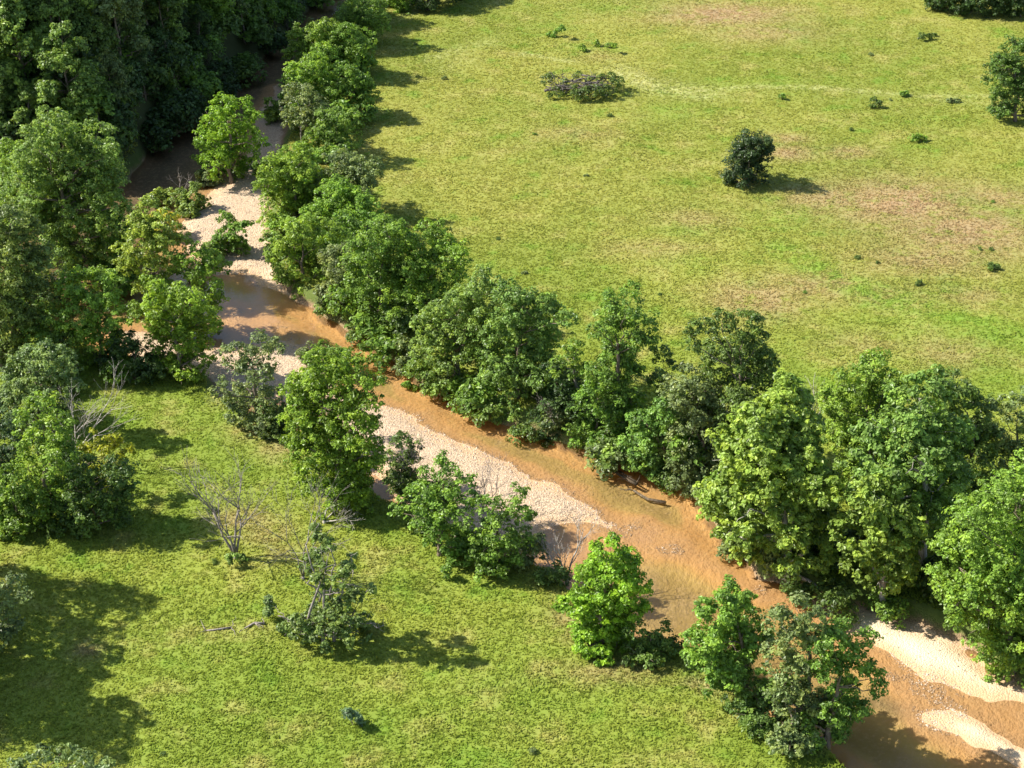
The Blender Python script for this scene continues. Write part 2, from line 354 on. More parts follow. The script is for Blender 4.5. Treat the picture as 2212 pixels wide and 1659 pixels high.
def strokes(X, Y, L):
    v = np.zeros(X.shape)
    for (pts, wd, s) in L:
        P = [at(*q) for q in pts]
        for a, b in zip(P, P[1:]):
            dx, dy = b.x - a.x, b.y - a.y; t = np.clip(((X - a.x) * dx + (Y - a.y) * dy) / (dx * dx + dy * dy), 0, 1)
            d = np.hypot(X - a.x - t * dx, Y - a.y - t * dy); v = np.maximum(v, s * np.exp(-(d / wd) ** 2))
    return v
BROWN = [(1560,30,110,25,1),(1650,70,90,20,.6),(1950,440,140,45,1),(2080,500,150,50,.9),(1800,430,90,30,.8),(2000,560,120,30,.7),(1700,330,50,14,.8),(1640,650,90,30,.8),(1780,620,110,25,.7),(1250,290,60,14,.4),
  (2150,430,80,25,.7),(1500,480,60,20,.5),(1920,640,80,20,.5),(1400,540,80,15,.4),(1870,740,90,20,.4),(2050,760,90,25,.5),(1700,300,40,10,.6),(520,1120,60,14,.7),(560,930,60,18,.5),(620,970,50,18,.6),(580,1150,50,18,.6),(1330,1450,110,18,.6),
  (1230,1330,40,30,.6),(1520,1480,60,12,.6),(190,1400,30,14,.7),(1830,330,50,12,.6),(620,1190,60,20,.4),(1300,120,40,12,.3),(2100,640,70,18,.5)]
LUSH = [(1250,100,60,10,.9),(1320,105,40,8,.8),(1200,60,40,10,.8),(1460,240,60,20,.8),(1480,500,80,20,.6),(1350,20,90,14,.7),(2000,320,30,8,.9),(1700,470,100,20,.7),(1500,570,90,20,.5),(900,1250,160,40,.4),(1100,1500,300,60,.35),
  (1450,830,60,10,.3),(2000,700,160,30,.5),(1650,180,120,15,.4)]
LSTR = [([(1690,540),(1800,600),(1900,650),(2000,670),(2120,700),(2212,740)], 2.2, 1.0), ([(1720,570),(1850,610),(1950,640)], 1.6, .8), ([(2050,430),(2212,470)], 1.2, .5)]
TRACK = [([(1345,165),(1400,180),(1500,196),(1640,188),(1800,194),(1950,206),(2150,210),(2260,220)], .8, .6), ([(1340,155),(1390,182),(1450,194),(1520,202)], 2.4, .9), ([(1130,112),(1180,125),(1240,133)], .8, .8), ([(1700,186),(1900,198)], .5, .7),
  ([(930,130),(1000,105),(1060,90)], 1.6, .4), ([(860,45),(900,25)], 1.4, .5), ([(960,150),(1020,130)], 1.4, .3), ([(1950,205),(2140,228)], .8, .4), ([(1540,1500),(1620,1540),(1700,1590)], .5, .5), ([(1500,1470),(1560,1510)], .4, .5), ([(455,850),(500,910)], .25, .7)]
BED_SHADE = [([(740,0),(600,130),(480,225),(350,345),(270,430),(150,500)], 8, 1), ([(1900,1470),(1990,1512),(2070,1540),(2160,1570),(2300,1630)], 1.0, .75), ([(1480,1010),(1300,960)], .8, .3)]  # upper channel's shade painted dark on the bed, plus the dark band between bars
def field_attrs(X, Y): return blobs(X, Y, BROWN), np.maximum(blobs(X, Y, LUSH), strokes(X, Y, LSTR)), strokes(X, Y, TRACK)
ca = np.where((np.abs(X) < 150) & (Yv > 40) & (Yv < 420), chan(X, Yv), 50.0)
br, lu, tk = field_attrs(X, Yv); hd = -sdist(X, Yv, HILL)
def sm(L, lo, hi):
    s = np.full(X.shape, 1e9)
    for q in L: s = np.minimum(s, sdist(X, Yv, q))
    return ss(hi, lo, s)
deep = ss(0, 4.5, bars(X, Yv)) * (1 - .8 * sm(SHAL, -1, 2.5)) * ss(-1, -3, ca)
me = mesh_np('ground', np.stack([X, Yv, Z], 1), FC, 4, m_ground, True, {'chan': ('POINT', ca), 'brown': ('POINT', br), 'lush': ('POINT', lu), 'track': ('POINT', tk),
   'wood': ('POINT', ss(-1, 3, hd)), 'deep': ('POINT', deep), 'bed_shade': ('POINT', strokes(X, Yv, BED_SHADE)), 'sandy': ('POINT', sm(BARS[3:], -.5, 2))})
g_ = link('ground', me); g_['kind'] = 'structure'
wa, wb = -100, 100
me = bpy.data.meshes.new('creek_water'); me.from_pydata([(-100, 70, WZ), (100, 70, WZ), (100, 330, WZ), (-100, 330, WZ)], [], [(0, 1, 2, 3)]); me.materials.append(m_water)
o = link('creek_water', me); o['kind'] = 'structure'
# ---------------------------------------------------------------- grass (stuff)
rs = np.random.RandomState(5)
def field_pts(n0):
    y = 84 + 186 * rs.rand(n0) ; x = (rs.rand(n0) * 2 - 1) * (y * .36 + 3); c = chan(x, y); hh = hillh(x, y)
    k = (c > 1.0) & (hh < .3); return x[k], y[k], c[k]
gx_, gy_, gc_ = field_pts(460000)
h = (.07 + .07 * rs.rand(len(gx_))) * (.8 + .4 * vnoise(gx_, gy_, .8, 21)) * (.8 + .4 * vnoise(gx_, gy_, 4, 22)) * (1 + .6 * ss(4, 1.5, gc_)); gz_ = hz(gx_, gy_)
B = 3; n_ = len(gx_) * B; P = np.repeat(np.stack([gx_, gy_, gz_], 1), B, 0) + np.concatenate([rs.normal(size=(n_, 2)) * .07, np.zeros((n_, 1))], 1)
hh = np.repeat(h, B) * (.6 + .6 * rs.rand(n_)); a = rs.rand(n_) * 6.283; wd = .08 + .10 * rs.rand(n_)
t = np.stack([np.cos(a) * wd, np.sin(a) * wd, np.zeros(n_)], 1); lean = rs.normal(size=(n_, 2)) * .10
tip = P + np.stack([lean[:, 0], lean[:, 1], hh], 1)
V = np.stack([P - t - [0, 0, .03], P + t - [0, 0, .03], tip], 1).reshape(-1, 3)
brr, luu, tkk = field_attrs(gx_, gy_)
f3 = lambda q: np.repeat(q, B * 3)
me = mesh_np('meadow_grass', V, np.arange(n_ * 3).reshape(-1, 3), 3, m_grass, False, {'v': ('FACE', np.clip(np.repeat(rs.rand(len(gx_)), B) * .6 + .4 * rs.rand(n_), 0, 1)), 'brown': ('POINT', f3(brr)), 'lush': ('POINT', f3(luu)), 'track': ('POINT', f3(tkk))})
o = link('meadow_grass', me); o['kind'] = 'stuff'; o['label'] = 'yellow green grass tufts covering the meadow on both sides of the creek'; o['category'] = 'grass'
# ---------------------------------------------------------------- loose stones on the bars (stuff)
n0 = 60000; y = 84 + 186 * rs.rand(n0 * 12); x = (rs.rand(n0 * 12) * 2 - 1) * (y * .33); zb = hz(x, y); c = chan(x, y)
sb = np.full(x.shape, 1e9)
for q in BARS[3:]: sb = np.minimum(sb, sdist(x, y, q))
k = (c < -.4) & (zb > WZ - .06) & (zb < -.7) & ((sb > 0) | (rs.rand(len(x)) < .1)); x, y, zb = x[k][:n0], y[k][:n0], zb[k][:n0]
oc = np.array([(1,0,0),(-1,0,0),(0,1,0),(0,-1,0),(0,0,1),(0,0,-1)], float); of = np.array([(0,2,4),(2,1,4),(1,3,4),(3,0,4),(2,0,5),(1,2,5),(3,1,5),(0,3,5)])
ns = len(x); sz = (.025 + .08 * rs.rand(ns) ** 3)[:, None, None] * (.6 + .7 * rs.rand(ns, 6, 1)) * np.array([1.2, 1.2, .55]); ca_ = rs.rand(ns) * 6.28
ov = np.stack([oc[None, :, 0] * np.cos(ca_)[:, None] - oc[None, :, 1] * np.sin(ca_)[:, None], oc[None, :, 0] * np.sin(ca_)[:, None] + oc[None, :, 1] * np.cos(ca_)[:, None], np.repeat(oc[None, :, 2], ns, 0)], -1)
V = (ov * sz + np.stack([x, y, zb + .01], 1)[:, None, :]).reshape(-1, 3); FF = (of[None] + (np.arange(ns) * 6)[:, None, None]).reshape(-1, 3)
me = mesh_np('gravel', V, FF, 3, m_stone, False, {'v': ('FACE', np.repeat(rs.rand(ns), 8))})
o = link('gravel', me); o['kind'] = 'stuff'; o['label'] = 'pale loose gravel and cobbles spread over the creek bars'; o['category'] = 'gravel'
# ================================================================ TREES
RB = 'trees along the far bank of the creek'; NB = 'trees along the near bank of the creek'; LW = 'trees of the grove at the left edge'; UB = 'trees of the upper bank strip beside the field'
# far bank, from the lower right corner upwards
tree('large bright green tree filling the lower right edge above the pale sand bar', (2175,1440), [(2120,1150,95),(2200,1085,85),(2070,1225,70),(2205,1210,110),(2130,1290,90),(2190,1370,95),(2195,1460,55),(2060,1310,45),(2250,1300,120)], 'L', group=RB, dens=.95)
tree('narrow sycamore with a bare pale lower trunk standing at the sand bar edge', (1903,1330), [(1900,1075,50),(1880,1130,62),(1930,1140,55),(1865,1200,58),(1930,1210,52),(1900,1255,45)], 'Y', 'sycamore_tree', group=RB, bk=m_pale, leaf=.29)
tree('broad yellow green sycamore leaning over the bend of orange water', (1700,1262), [(1700,870,48),(1640,920,62),(1725,940,62),(1590,985,55),(1665,1010,80),(1750,1040,72),(1565,1065,48),(1620,1100,72),(1710,1120,82),(1560,1125,40),(1650,1180,62),(1740,1195,66),(1600,1160,40)], 'Y', 'sycamore_tree', group=RB, bk=m_pale, leaf=.30)
tree('tall olive green sycamore rising behind the narrow trunked one', (1990,1250), [(1985,860,58),(2030,930,60),(1925,930,62),(1980,985,78),(1890,1000,55),(2040,1040,62),(1930,1070,72),(1860,1080,40),(2000,1120,60)], 'O', 'sycamore_tree', group=RB, bk=m_pale, leaf=.29)
tree('vivid green tree top right of centre, backed by the field', (1870,1100), [(1885,800,38),(1840,830,40),(1915,840,48),(1870,880,55),(1810,880,42),(1920,900,42),(1830,940,48),(1880,960,55),(1790,940,30)], 'L', group=RB)
tree('dark green round topped tree behind the olive sycamore', (2085,1110), [(2055,840,48),(2090,890,52),(2020,890,42),(2095,950,50),(2050,960,55),(2110,1010,42)], 'D', group=RB)
tree('thin grey green tree with forking stems at the right edge behind the shadow', (2180,1090), [(2155,895,32),(2200,870,34),(2140,940,30),(2185,940,42),(2215,960,44),(2170,1000,36),(2230,1010,40)], 'B', group=RB, sparse=.2)
tree('small dark tree low in the gap right of the olive sycamore', (2060,1290), [(2060,1190,42),(2100,1150,30),(2040,1240,40)], 'K', group=RB)
tree('dark crowned tree with two bare gaps, tallest left of the leaning sycamore', (1590,1010), [(1525,715,28),(1560,700,26),(1600,705,36),(1490,745,24),(1640,745,24),(1560,770,44),(1610,790,50),(1655,800,30),(1540,830,45),(1640,850,40),(1590,880,50)], 'D', group=RB)
tree('small round dark treetop between the tall green tree and the gapped one', (1440,930), [(1432,775,24),(1445,800,28),(1425,820,24),(1450,850,28)], 'D', group=RB)
tree('soft feathery light green tree hanging over the creek', (1440,1040), [(1395,915,34),(1440,885,34),(1375,960,36),(1420,950,40),(1385,995,30)], (.17,.31,.06), 'willow_tree', group=RB, leaf=.21, per=40)
tree('mid green tree with pale twigs between the feathery one and the leaning sycamore', (1510,1060), [(1490,850,44),(1540,880,46),(1500,920,50),(1560,940,50),(1470,960,44),(1530,990,50),(1580,1010,40),(1480,1020,36)], 'B', group=RB)
tree('tall dense green tree with a rounded head over the middle of the far bank', (1330,960), [(1350,665,40),(1320,695,36),(1385,700,34),(1295,715,24),(1350,730,44),(1390,745,26),(1335,790,42),(1370,810,28),(1300,820,36)], 'G', group=RB)
tree('bushy green tree on the waterline under the tall round headed tree', (1280,975), [(1290,860,44),(1330,880,40),(1255,880,32),(1310,930,40),(1270,940,30),(1340,940,30)], 'G', group=RB)
tree('stubby broken tree wrapped in vines left of the tall round headed tree', (1250,900), [(1248,745,17),(1225,775,22),(1250,800,20),(1205,790,18)], 'G', 'vine_covered_snag', group=RB, bk=m_dead)
tree('big olive crowned tree with a long limb reaching right over the field', (1120,895), [(1090,640,34),(1130,660,46),(1185,680,40),(1225,690,24),(1075,710,48),(1140,730,56),(1190,730,26),(1090,790,55),(1150,800,50),(1120,860,50),(1180,860,40),(1060,850,36)], 'O', group=RB)
tree('broad olive green tree left of the one with the long reaching limb', (990,850), [(1035,640,42),(990,670,48),(940,710,42),(1010,730,60),(930,770,44),(980,800,52),(1030,820,42),(910,750,26),(1045,590,16)], 'O', group=RB)
tree('dark shaded tree low in the hollow between the olive tree and the round headed tree', (1205,945), [(1200,820,40),(1225,870,40),(1190,890,38),(1240,920,28)], 'K', group=RB)
tree('dense vivid green tree standing out furthest towards the field above the bend', (905,700), [(955,520,30),(985,555,28),(905,530,42),(945,580,46),(975,600,30),(890,590,48),(930,640,46),(870,640,44),(900,680,40)], 'L', group=RB)
tree('dense green tree with deep shade below beside the vivid one', (820,715), [(840,510,42),(800,535,40),(860,560,46),(790,590,44),(835,620,48),(800,660,44),(850,690,42),(870,725,26)], 'G', group=RB)
tree('bright green tree with a dark leaning trunk at the head of the orange water', (655,640), [(660,510,42),(620,540,34),(700,520,44),(650,565,42),(610,590,26),(690,590,34)], 'L', group=RB)
tree('pale feathery tree low beside the leaning dark trunk', (735,690), [(730,560,36),(740,610,36),(720,645,30),(760,640,26)], 'B', 'willow_tree', group=RB, leaf=.21, per=40)
tree('green tree on the field side behind the leaning dark trunk', (770,560), [(750,490,34),(790,490,30),(730,530,34),(770,530,34)], 'G', group=RB)
# upper strip
tree('wide dark green tree with a lit left side halfway up the strip', (640,480), [(610,370,40),(650,350,34),(580,400,26),(640,410,46),(600,440,38),(660,450,40)], 'L', group=UB)
tree('green tree with a greyish thin top on the field side of the strip', (760,470), [(760,370,36),(800,370,26),(730,350,26),(780,410,36),(720,400,36)], 'B', group=UB, sparse=.15)
tree('dense green tree casting a lobed shadow on the field edge', (740,520), [(720,430,38),(770,440,38),(700,470,36),(800,450,28),(750,480,36)], 'L', group=UB)
tree('rounded dark green tree casting the longest shadow on the upper field', (730,345), [(720,265,32),(755,275,26),(700,300,32),(745,310,32),(720,330,26)], 'G', group=UB)
tree('thin grey tree with a bare double trunk beside the gravel strip', (652,322), [(640,215,32),(670,225,28),(640,255,26),(665,265,26),(690,240,20)], 'B', group=UB, sparse=.35, bk=m_dead)
tree('broad pale green tree on the bank above the grey bare trunk', (690,250), [(650,160,34),(690,150,40),(640,195,28),(700,195,40),(670,225,32)], 'L', group=UB)
tree('green tree leaning to the field next to the broad pale one', (760,255), [(740,165,32),(770,190,30),(745,215,32),(795,210,22)], 'G', group=UB)
tree('olive topped tree near the upper end of the strip', (690,165), [(670,85,30),(700,70,30),(650,115,28),(690,115,36)], 'L', group=UB)
tree('dark sided tree on the field edge near the upper end of the strip', (770,165), [(745,85,34),(780,110,32),(740,125,32),(790,140,22)], 'G', group=UB)
tree('highest tree of the strip, round and pale green', (790,100), [(780,20,36),(815,45,28),(755,45,28),(790,60,36),(760,75,28)], 'G', group=UB)
tree('treetop cut by the top edge beside the upper creek', (800,50), [(790,-20,32),(820,-5,24),(770,0,24)], 'L', group=UB)
tree('light green tree at the top edge right of the bare bank', (865,25), [(850,-15,26),(875,-5,20),(860,5,18)], 'L', group='trees at the top edge of the field')
tree('dark tree at the top edge throwing a wide shadow', (925,22), [(915,-30,36),(950,-30,32),(930,-5,24),(890,-10,18)], 'K', group='trees at the top edge of the field')
tree('dark tree at the top edge beyond the wide shadow', (960,-2), [(960,-60,40),(1000,-55,26),(980,-30,30)], 'K', group='trees at the top edge of the field')
for lb, b_ in [('leftmost of the four dark trees in the top right corner',(2040,24)),('second from left of the four dark trees in the top right corner',(2095,30)),('third from left of the four dark trees in the top right corner',(2150,34)),('rightmost of the four dark trees in the top right corner',(2205,36))]:
    x_, y_ = b_; tree(lb, b_, [(x_-8,y_-22,26),(x_+16,y_-34,28),(x_,y_-52,26)], 'K', group='trees at the top edge of the field')
for x_ in (1800, 1850, 1905, 1960):
    tree('dark tree just above the top edge of the right field', (x_, -14), [(x_-8,-40,24),(x_+14,-50,24)], 'K', group='trees just above the top edge of the right field')
tree('dark green tree with a visible trunk at the upper right edge of the field', (2192,262), [(2195,110,28),(2165,140,26),(2205,150,34),(2160,180,26),(2190,195,34),(2215,180,34),(2170,225,24),(2150,150,12)], 'D')
tree('lone dark bluish round tree standing in the open field', (1612,402), [(1622,296,20),(1650,308,16),(1598,316,20),(1630,325,28),(1588,345,24),(1650,335,18),(1615,360,34),(1645,365,20),(1578,375,22),(1600,388,22),(1635,385,20),(1573,388,14)], (.055,.095,.032), clump=.5)
# near bank
tree('vivid soft green tree in front of the creek at the lower right', (1612,1522), [(1575,1300,34),(1545,1335,38),(1610,1335,38),(1525,1385,36),(1580,1390,50),(1625,1400,36),(1540,1435,38),(1595,1450,42),(1500,1420,20)], (.20,.335,.05), grow_=1.3, group=NB, leaf=.22, per=38)
tree('grey green twiggy tree between the soft green one and the sand bar', (1735,1592), [(1720,1315,30),(1690,1350,36),(1755,1345,34),(1720,1390,44),(1680,1420,36),(1750,1430,36),(1700,1470,38)], 'B', group=NB, sparse=.1, grow_=1.25)
tree('spreading green tree leaning right over the lower creek', (1785,1612), [(1820,1365,28),(1860,1395,30),(1800,1400,36),(1840,1440,36),(1885,1465,26),(1790,1460,32),(1900,1490,16),(1830,1480,22),(1780,1420,30),(1820,1500,26)], 'G', group=NB, grow_=1.3)
tree('low light green bush at the foot of the lower right trees', (1710,1625), [(1690,1510,26),(1720,1530,30),(1690,1560,30),(1730,1580,28),(1700,1600,26)], 'B', 'bush', 'bush')
tree('slim sapling with a white stem at the creek edge', (1818,1588), [(1808,1495,22),(1795,1520,16),(1822,1520,16),(1808,1545,12)], 'L', 'sapling', 'tree', bk=m_pale, r0=.10)
tree('dark shaded tree under the lower right group', (1640,1570), [(1620,1480,36),(1660,1500,38),(1650,1540,34),(1590,1510,26)], 'D', group=NB)
tree('bright green cone shaped tree beside the shaded water', (1300,1405), [(1318,1185,28),(1295,1215,30),(1350,1220,30),(1270,1260,38),(1320,1265,48),(1370,1265,28),(1250,1310,34),(1300,1325,48),(1355,1310,34),(1270,1365,36),(1320,1370,34)], (.225,.375,.03), grow_=1.28, dens=1.1, group=NB, leaf=.23, per=36)
tree('dark bush on the bank right of the bright cone shaped tree', (1400,1425), [(1380,1360,28),(1420,1375,28),(1450,1395,22),(1400,1400,26)], 'D', 'bush', 'bush')
tree('green tree with grey dead limbs beside the gravel bar', (950,1200), [(960,1015,30),(930,1050,36),(985,1045,34),(895,1085,36),(955,1095,46),(1000,1100,34),(900,1130,30),(940,1150,36),(860,1105,20)], 'G', group=NB)
tree('low spreading green tree nearest to the middle of the gravel bar', (1075,1235), [(1120,1060,18),(1060,1100,34),(1115,1105,30),(1030,1140,34),(1080,1150,42),(1130,1160,26),(1045,1190,32),(1095,1195,30),(1140,1110,14)], 'G', group=NB)
tree('dark bush at the head of the gravel bar beside the large vivid tree', (865,1065), [(870,965,30),(845,995,28),(890,1005,28),(860,1030,32)], 'D', 'bush', 'bush')
tree('large vivid green tree in front of the gravel bar head', (735,1095), [(700,800,40),(740,790,34),(775,830,36),(665,840,42),(720,860,50),(785,880,36),(650,895,36),(700,920,54),(760,930,46),(800,925,22),(670,970,42),(740,990,52),(790,985,34),(690,1030,44),(760,1045,44),(720,1070,36)], (.20,.33,.034), group=NB, grow_=1.22, dens=1.05)
tree('small olive tree behind the large vivid one at the waterline', (725,800), [(700,755,20),(725,762,18),(752,772,20)], 'G', group=NB)
tree('tiny grey bush on the gravel left of the large vivid tree', (672,783), [(665,766,12),(678,770,12)], 'B', 'bush', 'bush')
tree('grey green bushy tree between the left grove and the large vivid tree', (560,925), [(560,740,28),(595,760,22),(510,770,30),(550,790,38),(590,800,24),(500,820,28),(540,845,38),(590,855,28),(520,890,30),(575,900,32),(480,850,18)], 'B', group=NB)
tree('dark grey bush below the bushy grey green tree', (600,940), [(590,890,26),(605,915,24),(570,920,22)], 'D', 'bush', 'bush')
# left grove
tree('broad green tree behind the tallest one at the left edge', (15,560), [(10,360,44),(40,400,44),(0,440,50),(30,330,26),(45,460,40)], 'L', group=LW)
tree('green tree in the gap between the tallest tree and the yellow green one', (250,640), [(250,500,34),(235,550,40),(265,560,34),(250,600,40)], 'G', group=LW)
tree('pale green tree filling the left edge above the soft leaved one', (5,800), [(0,560,50),(10,640,50),(0,720,50),(30,680,40)], (.22,.29,.07), group=LW)
tree('vivid rounded tree at the right edge of the left grove', (390,815), [(350,655,38),(400,660,38),(310,680,30),(440,690,34),(360,705,46),(420,730,44),(370,760,38),(440,765,28),(330,740,26),(390,790,30)], (.25,.375,.04), group=LW)
tree('yellow green tree at the back of the left grove nearest the gravel bar', (345,720), [(315,465,26),(295,495,28),(350,495,28),(310,535,36),(360,540,34),(385,505,16),(280,560,24),(340,575,36)], 'Y', group=LW, grow_=1.3)
tree('wide mid green tree of the left grove overhanging the bar', (400,730), [(420,570,34),(460,555,22),(390,600,38),(450,610,34),(485,580,20),(340,620,32),(420,640,38),(470,650,22)], 'L', group=LW)
tree('mid green tree in the middle of the left grove', (220,790), [(160,625,38),(210,630,40),(250,615,26),(180,670,44),(240,680,40),(150,690,30),(210,725,42),(260,740,26)], 'L', group=LW)
tree('shaded dark tree below the middle of the left grove', (290,820), [(270,740,30),(300,770,34),(250,785,32),(320,800,26)], 'K', group=LW)
tree('tallest tree of the left grove, olive with two heads', (150,640), [(110,275,28),(80,310,30),(130,320,36),(210,290,24),(190,325,28),(230,340,26),(60,360,34),(110,375,44),(170,370,44),(225,390,34),(50,420,38),(110,440,52),(180,440,48),(235,450,30),(80,500,52),(150,510,52),(215,510,38),(110,560,44),(190,560,40)], 'O', group=LW, dens=.95, grow_=1.32)
tree('pale olive tree at the left edge beside the tallest one', (40,780), [(20,470,42),(60,500,30),(10,540,46),(55,570,46),(95,560,30),(20,620,46),(80,640,42),(30,700,44),(85,710,34),(30,760,36)], (.19,.26,.07), group=LW)
tree('green tree in front of the olive pair at the left edge', (120,800), [(110,690,36),(140,730,36),(90,750,36),(120,770,32)], 'G', group=LW)
tree('blue green soft leaved tree above the vivid one at the left edge', (90,930), [(70,780,34),(115,775,34),(150,800,26),(50,825,40),(110,830,44),(30,870,40),(90,880,40),(160,835,22),(140,880,26)], (.17,.26,.085), 'willow_tree', group=LW, leaf=.21, per=40)
tree('grey blue tree at the very left edge below the soft leaved one', (10,1060), [(10,910,36),(30,960,34),(0,1000,36)], (.09,.15,.065), group=LW)
tree('vivid leafy tree left of the pale dead branches', (110,1130), [(90,880,32),(60,920,30),(120,920,36),(150,950,30),(80,970,40),(130,990,40),(60,1010,28),(110,1040,34)], 'L', group=LW)
tree('yellow leaved tree at the edge of the lower left shade', (225,1090), [(220,945,20),(250,955,18),(275,975,16),(235,985,24),(190,980,22),(150,1045,18),(120,1050,20),(100,1065,14),(200,1030,20)], (.27,.32,.02), group=LW, sparse=.15)
tree('dark mid green tree under the yellow leaves', (200,1140), [(180,1010,36),(240,1020,38),(280,1030,28),(170,1060,36),(230,1070,44),(290,1070,26),(200,1100,36)], 'D', group=LW)
tree('dark tree at the left edge beside the black shade', (40,1150), [(20,1040,38),(60,1060,34),(30,1090,38),(80,1100,28)], 'G', group=LW)
tree('light green tree cut by the left edge below the black shade', (-30,1400), [(20,1265,28),(40,1290,22),(0,1300,36),(20,1335,26),(-40,1290,40)], 'B', group=LW)
tree('light green treetop rising in the bottom left corner', (90,1790), [(40,1650,30),(90,1635,28),(135,1625,22),(180,1645,26),(60,1690,40),(140,1690,40),(230,1655,16)], 'B', group=LW)
for x_, y_ in [(-210,1250),(-270,1340),(-290,1420),(-230,1500),(-300,1560),(-330,1290),(-350,1460)]:
    tree('tree beyond the left edge shading the meadow', (x_, y_), [(x_-30,y_-90,60),(x_+40,y_-130,60),(x_,y_-200,62),(x_+30,y_-250,56),(x_-10,y_-310,56),(x_+20,y_-60,50)], 'D', group='trees beyond the left edge')
# the bar
tree('bright green tree standing on the gravel between the two channels', (500,395), [(480,225,26),(515,230,24),(460,262,26),(500,265,34),(545,255,18),(530,290,28),(450,300,22),(480,310,36),(525,330,32),(440,335,20),(470,350,30),(510,365,26),(560,310,16)], (.20,.34,.03), group='trees and bushes on the upper gravel bar')
for lb, b_, L_, c_ in [('grey green spreading bush on the gravel bar beside the dark water',(410,462),[(385,430,20),(415,425,22),(440,440,18),(400,448,20)],'O'),
   ('yellow green bush at the dark water below the leafless stem',(352,450),[(345,420,12),(352,438,14)],'Y'),
   ('yellow bush behind the left grove at the edge of the bar',(365,520),[(355,470,20),(375,490,20),(350,500,16),(368,510,16)],'W'),
   ('dark green bush in the middle of the lower gravel bar',(500,545),[(490,480,20),(515,500,20),(478,515,20),(505,525,20),(530,490,12)],'G'),
   ('low olive bush left of the dark one on the bar',(455,560),[(440,545,14),(465,552,14)],'O'),
   ('small yellow green bush on the gravel strip below the upper channel',(592,262),[(585,225,14),(600,235,12),(588,248,12)],'Y'),
   ('pale bush on the bank edge at the right side of the bar',(595,560),[(585,520,16),(600,540,18),(590,555,14)],'O'),
   ('green bush under the bright bar tree on its right',(575,390),[(565,350,16),(585,365,16),(560,375,14)],'G'),
   ('green bush under the bright bar tree on its left',(450,400),[(440,375,16),(460,385,16)],'B')]:
    tree(lb, b_, L_, c_, 'bush', 'bush', group='trees and bushes on the upper gravel bar', clump=.42, dens=1.2, leaf=.25, r0=.07)
# meadow weeds and small shrubs
for lb, b_, L_, c_ in [('grey leaved small shrub alone in the lower meadow',(758,1565),[(748,1543,11),(765,1550,13),(778,1556,8)],(.17,.25,.13)),
   ('small green shrub in the meadow below the dead limbed tree',(966,1248),[(962,1230,9),(968,1240,11)],'G'),
   ('weed clump left of the vine covered snag',(585,1335),[(580,1300,9),(590,1310,9),(578,1322,12)],'B'),
   ('small bush at the foot of the dead tree',(520,1218),[(505,1205,12),(525,1212,10)],'O'),
   ('largest weed clump on the mown track in the right field',(1890,232),[(1888,222,9),(1896,226,7)],'D'),
   ('weed clump at the bend of the mown track',(1955,208),[(1953,203,5),(1959,205,5)],'G'),
   ('upper weed clump in the far right field',(2000,82),[(1990,78,8),(2008,78,8),(2018,80,5)],'D'),
   ('low pale weed patch at the right end of the track',(2060,222),[(2050,219,6),(2066,220,6)],'B'),
   ('round bright weed in the right field',(1980,305),[(1972,300,9),(1990,303,9)],'L'),
   ('weed by the track left of the largest clump',(1690,215),[(1688,209,5)],'G'),
   ('small dark weed in the far right of the field',(2148,583),[(2140,577,7),(2152,579,6)],'D'),
   ('upper weed tuft above the brush pile',(1200,80),[(1190,76,8),(1205,68,7),(1215,60,6)],'G'),
   ('wide weed tuft left of the brown patch at the top',(1300,108),[(1260,106,7),(1285,106,8),(1315,104,8),(1330,100,5)],'L'),
   ('green weed island in the orange water',(885,838),[(878,832,6),(888,836,7),(898,840,5)],'G')]:
    tree(lb, b_, L_, c_, 'small_shrub', 'shrub', clump=.35, dens=1.8, leaf=.2, r0=.04, per=18, fill=False)
def paint(r, col):
    for ch in r.children:
        if ch.name.startswith(('crown', 'foliage')): ch.color = (*col, 1)
# undergrowth along the banks: copies of three bushes
random.seed(4); protos = []
def bush_proto(k, col):
    rnd = random.Random(50 + k); L = [(rnd.uniform(-1, 1), rnd.uniform(-1, 1), rnd.uniform(.7, 1.6), rnd.uniform(.6, 1.0)) for _ in range(6)]
    r = thing('bank_bush', 'proto', 'bush', (0, 0, 0)); link('trunk', trunk_mesh(L, k, .05, m_bark, twigs=1), r)
    c = link('foliage', crown_mesh('foliage', L, k + 900, .27, 1.0, .5, 20), r); c.color = (*col, 1); return r
bp = [bush_proto(k, COLS['D']) for k in range(3)]; used = set()
def place_bush(x, y, sc, col, lab, grp):
    k = random.randrange(3); loc = (x, y, h1(x, y) - .1)
    if k in used: copy_tree(bp[k], loc, random.uniform(0, 6.28), sc, lab, col, grp)
    else:
        used.add(k); r = bp[k]; r.location = loc; r.rotation_euler.z = random.uniform(0, 6.28); r.scale = (sc,) * 3; r['label'] = lab; r['group'] = grp; paint(r, col)
def along(pts, step, off, spread, lab, grp, cols, smin=.7, smax=1.5):
    P = [at(x, y, -.5) for x, y in pts]
    for a, b in zip(P, P[1:]):
        L = (b - a).length; k = max(1, int(L / step)); nrm = Vector((-(b - a).y, (b - a).x, 0)).normalized()
        for i in range(k):
            q = a.lerp(b, (i + random.random()) / k) + nrm * (off + random.uniform(-spread, spread))
            place_bush(q.x, q.y, random.uniform(smin, smax), COLS[random.choice(cols)], lab, grp)
FB = [(2212,1522),(2100,1450),(2000,1395),(1900,1352),(1760,1300),(1640,1245),(1560,1185),(1530,1110),(1500,1066),(1400,1036),(1310,992),(1250,958),(1180,944),(1080,918),(1000,888),(930,850),(880,805),(800,748),(720,694),(650,652)]
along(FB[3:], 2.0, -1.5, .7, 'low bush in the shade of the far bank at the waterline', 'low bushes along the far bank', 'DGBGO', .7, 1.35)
along(FB, 3.4, -5.0, 1.6, 'undergrowth bush beneath the far bank trees', 'undergrowth beneath the far bank trees', 'DKGD', .9, 1.7)
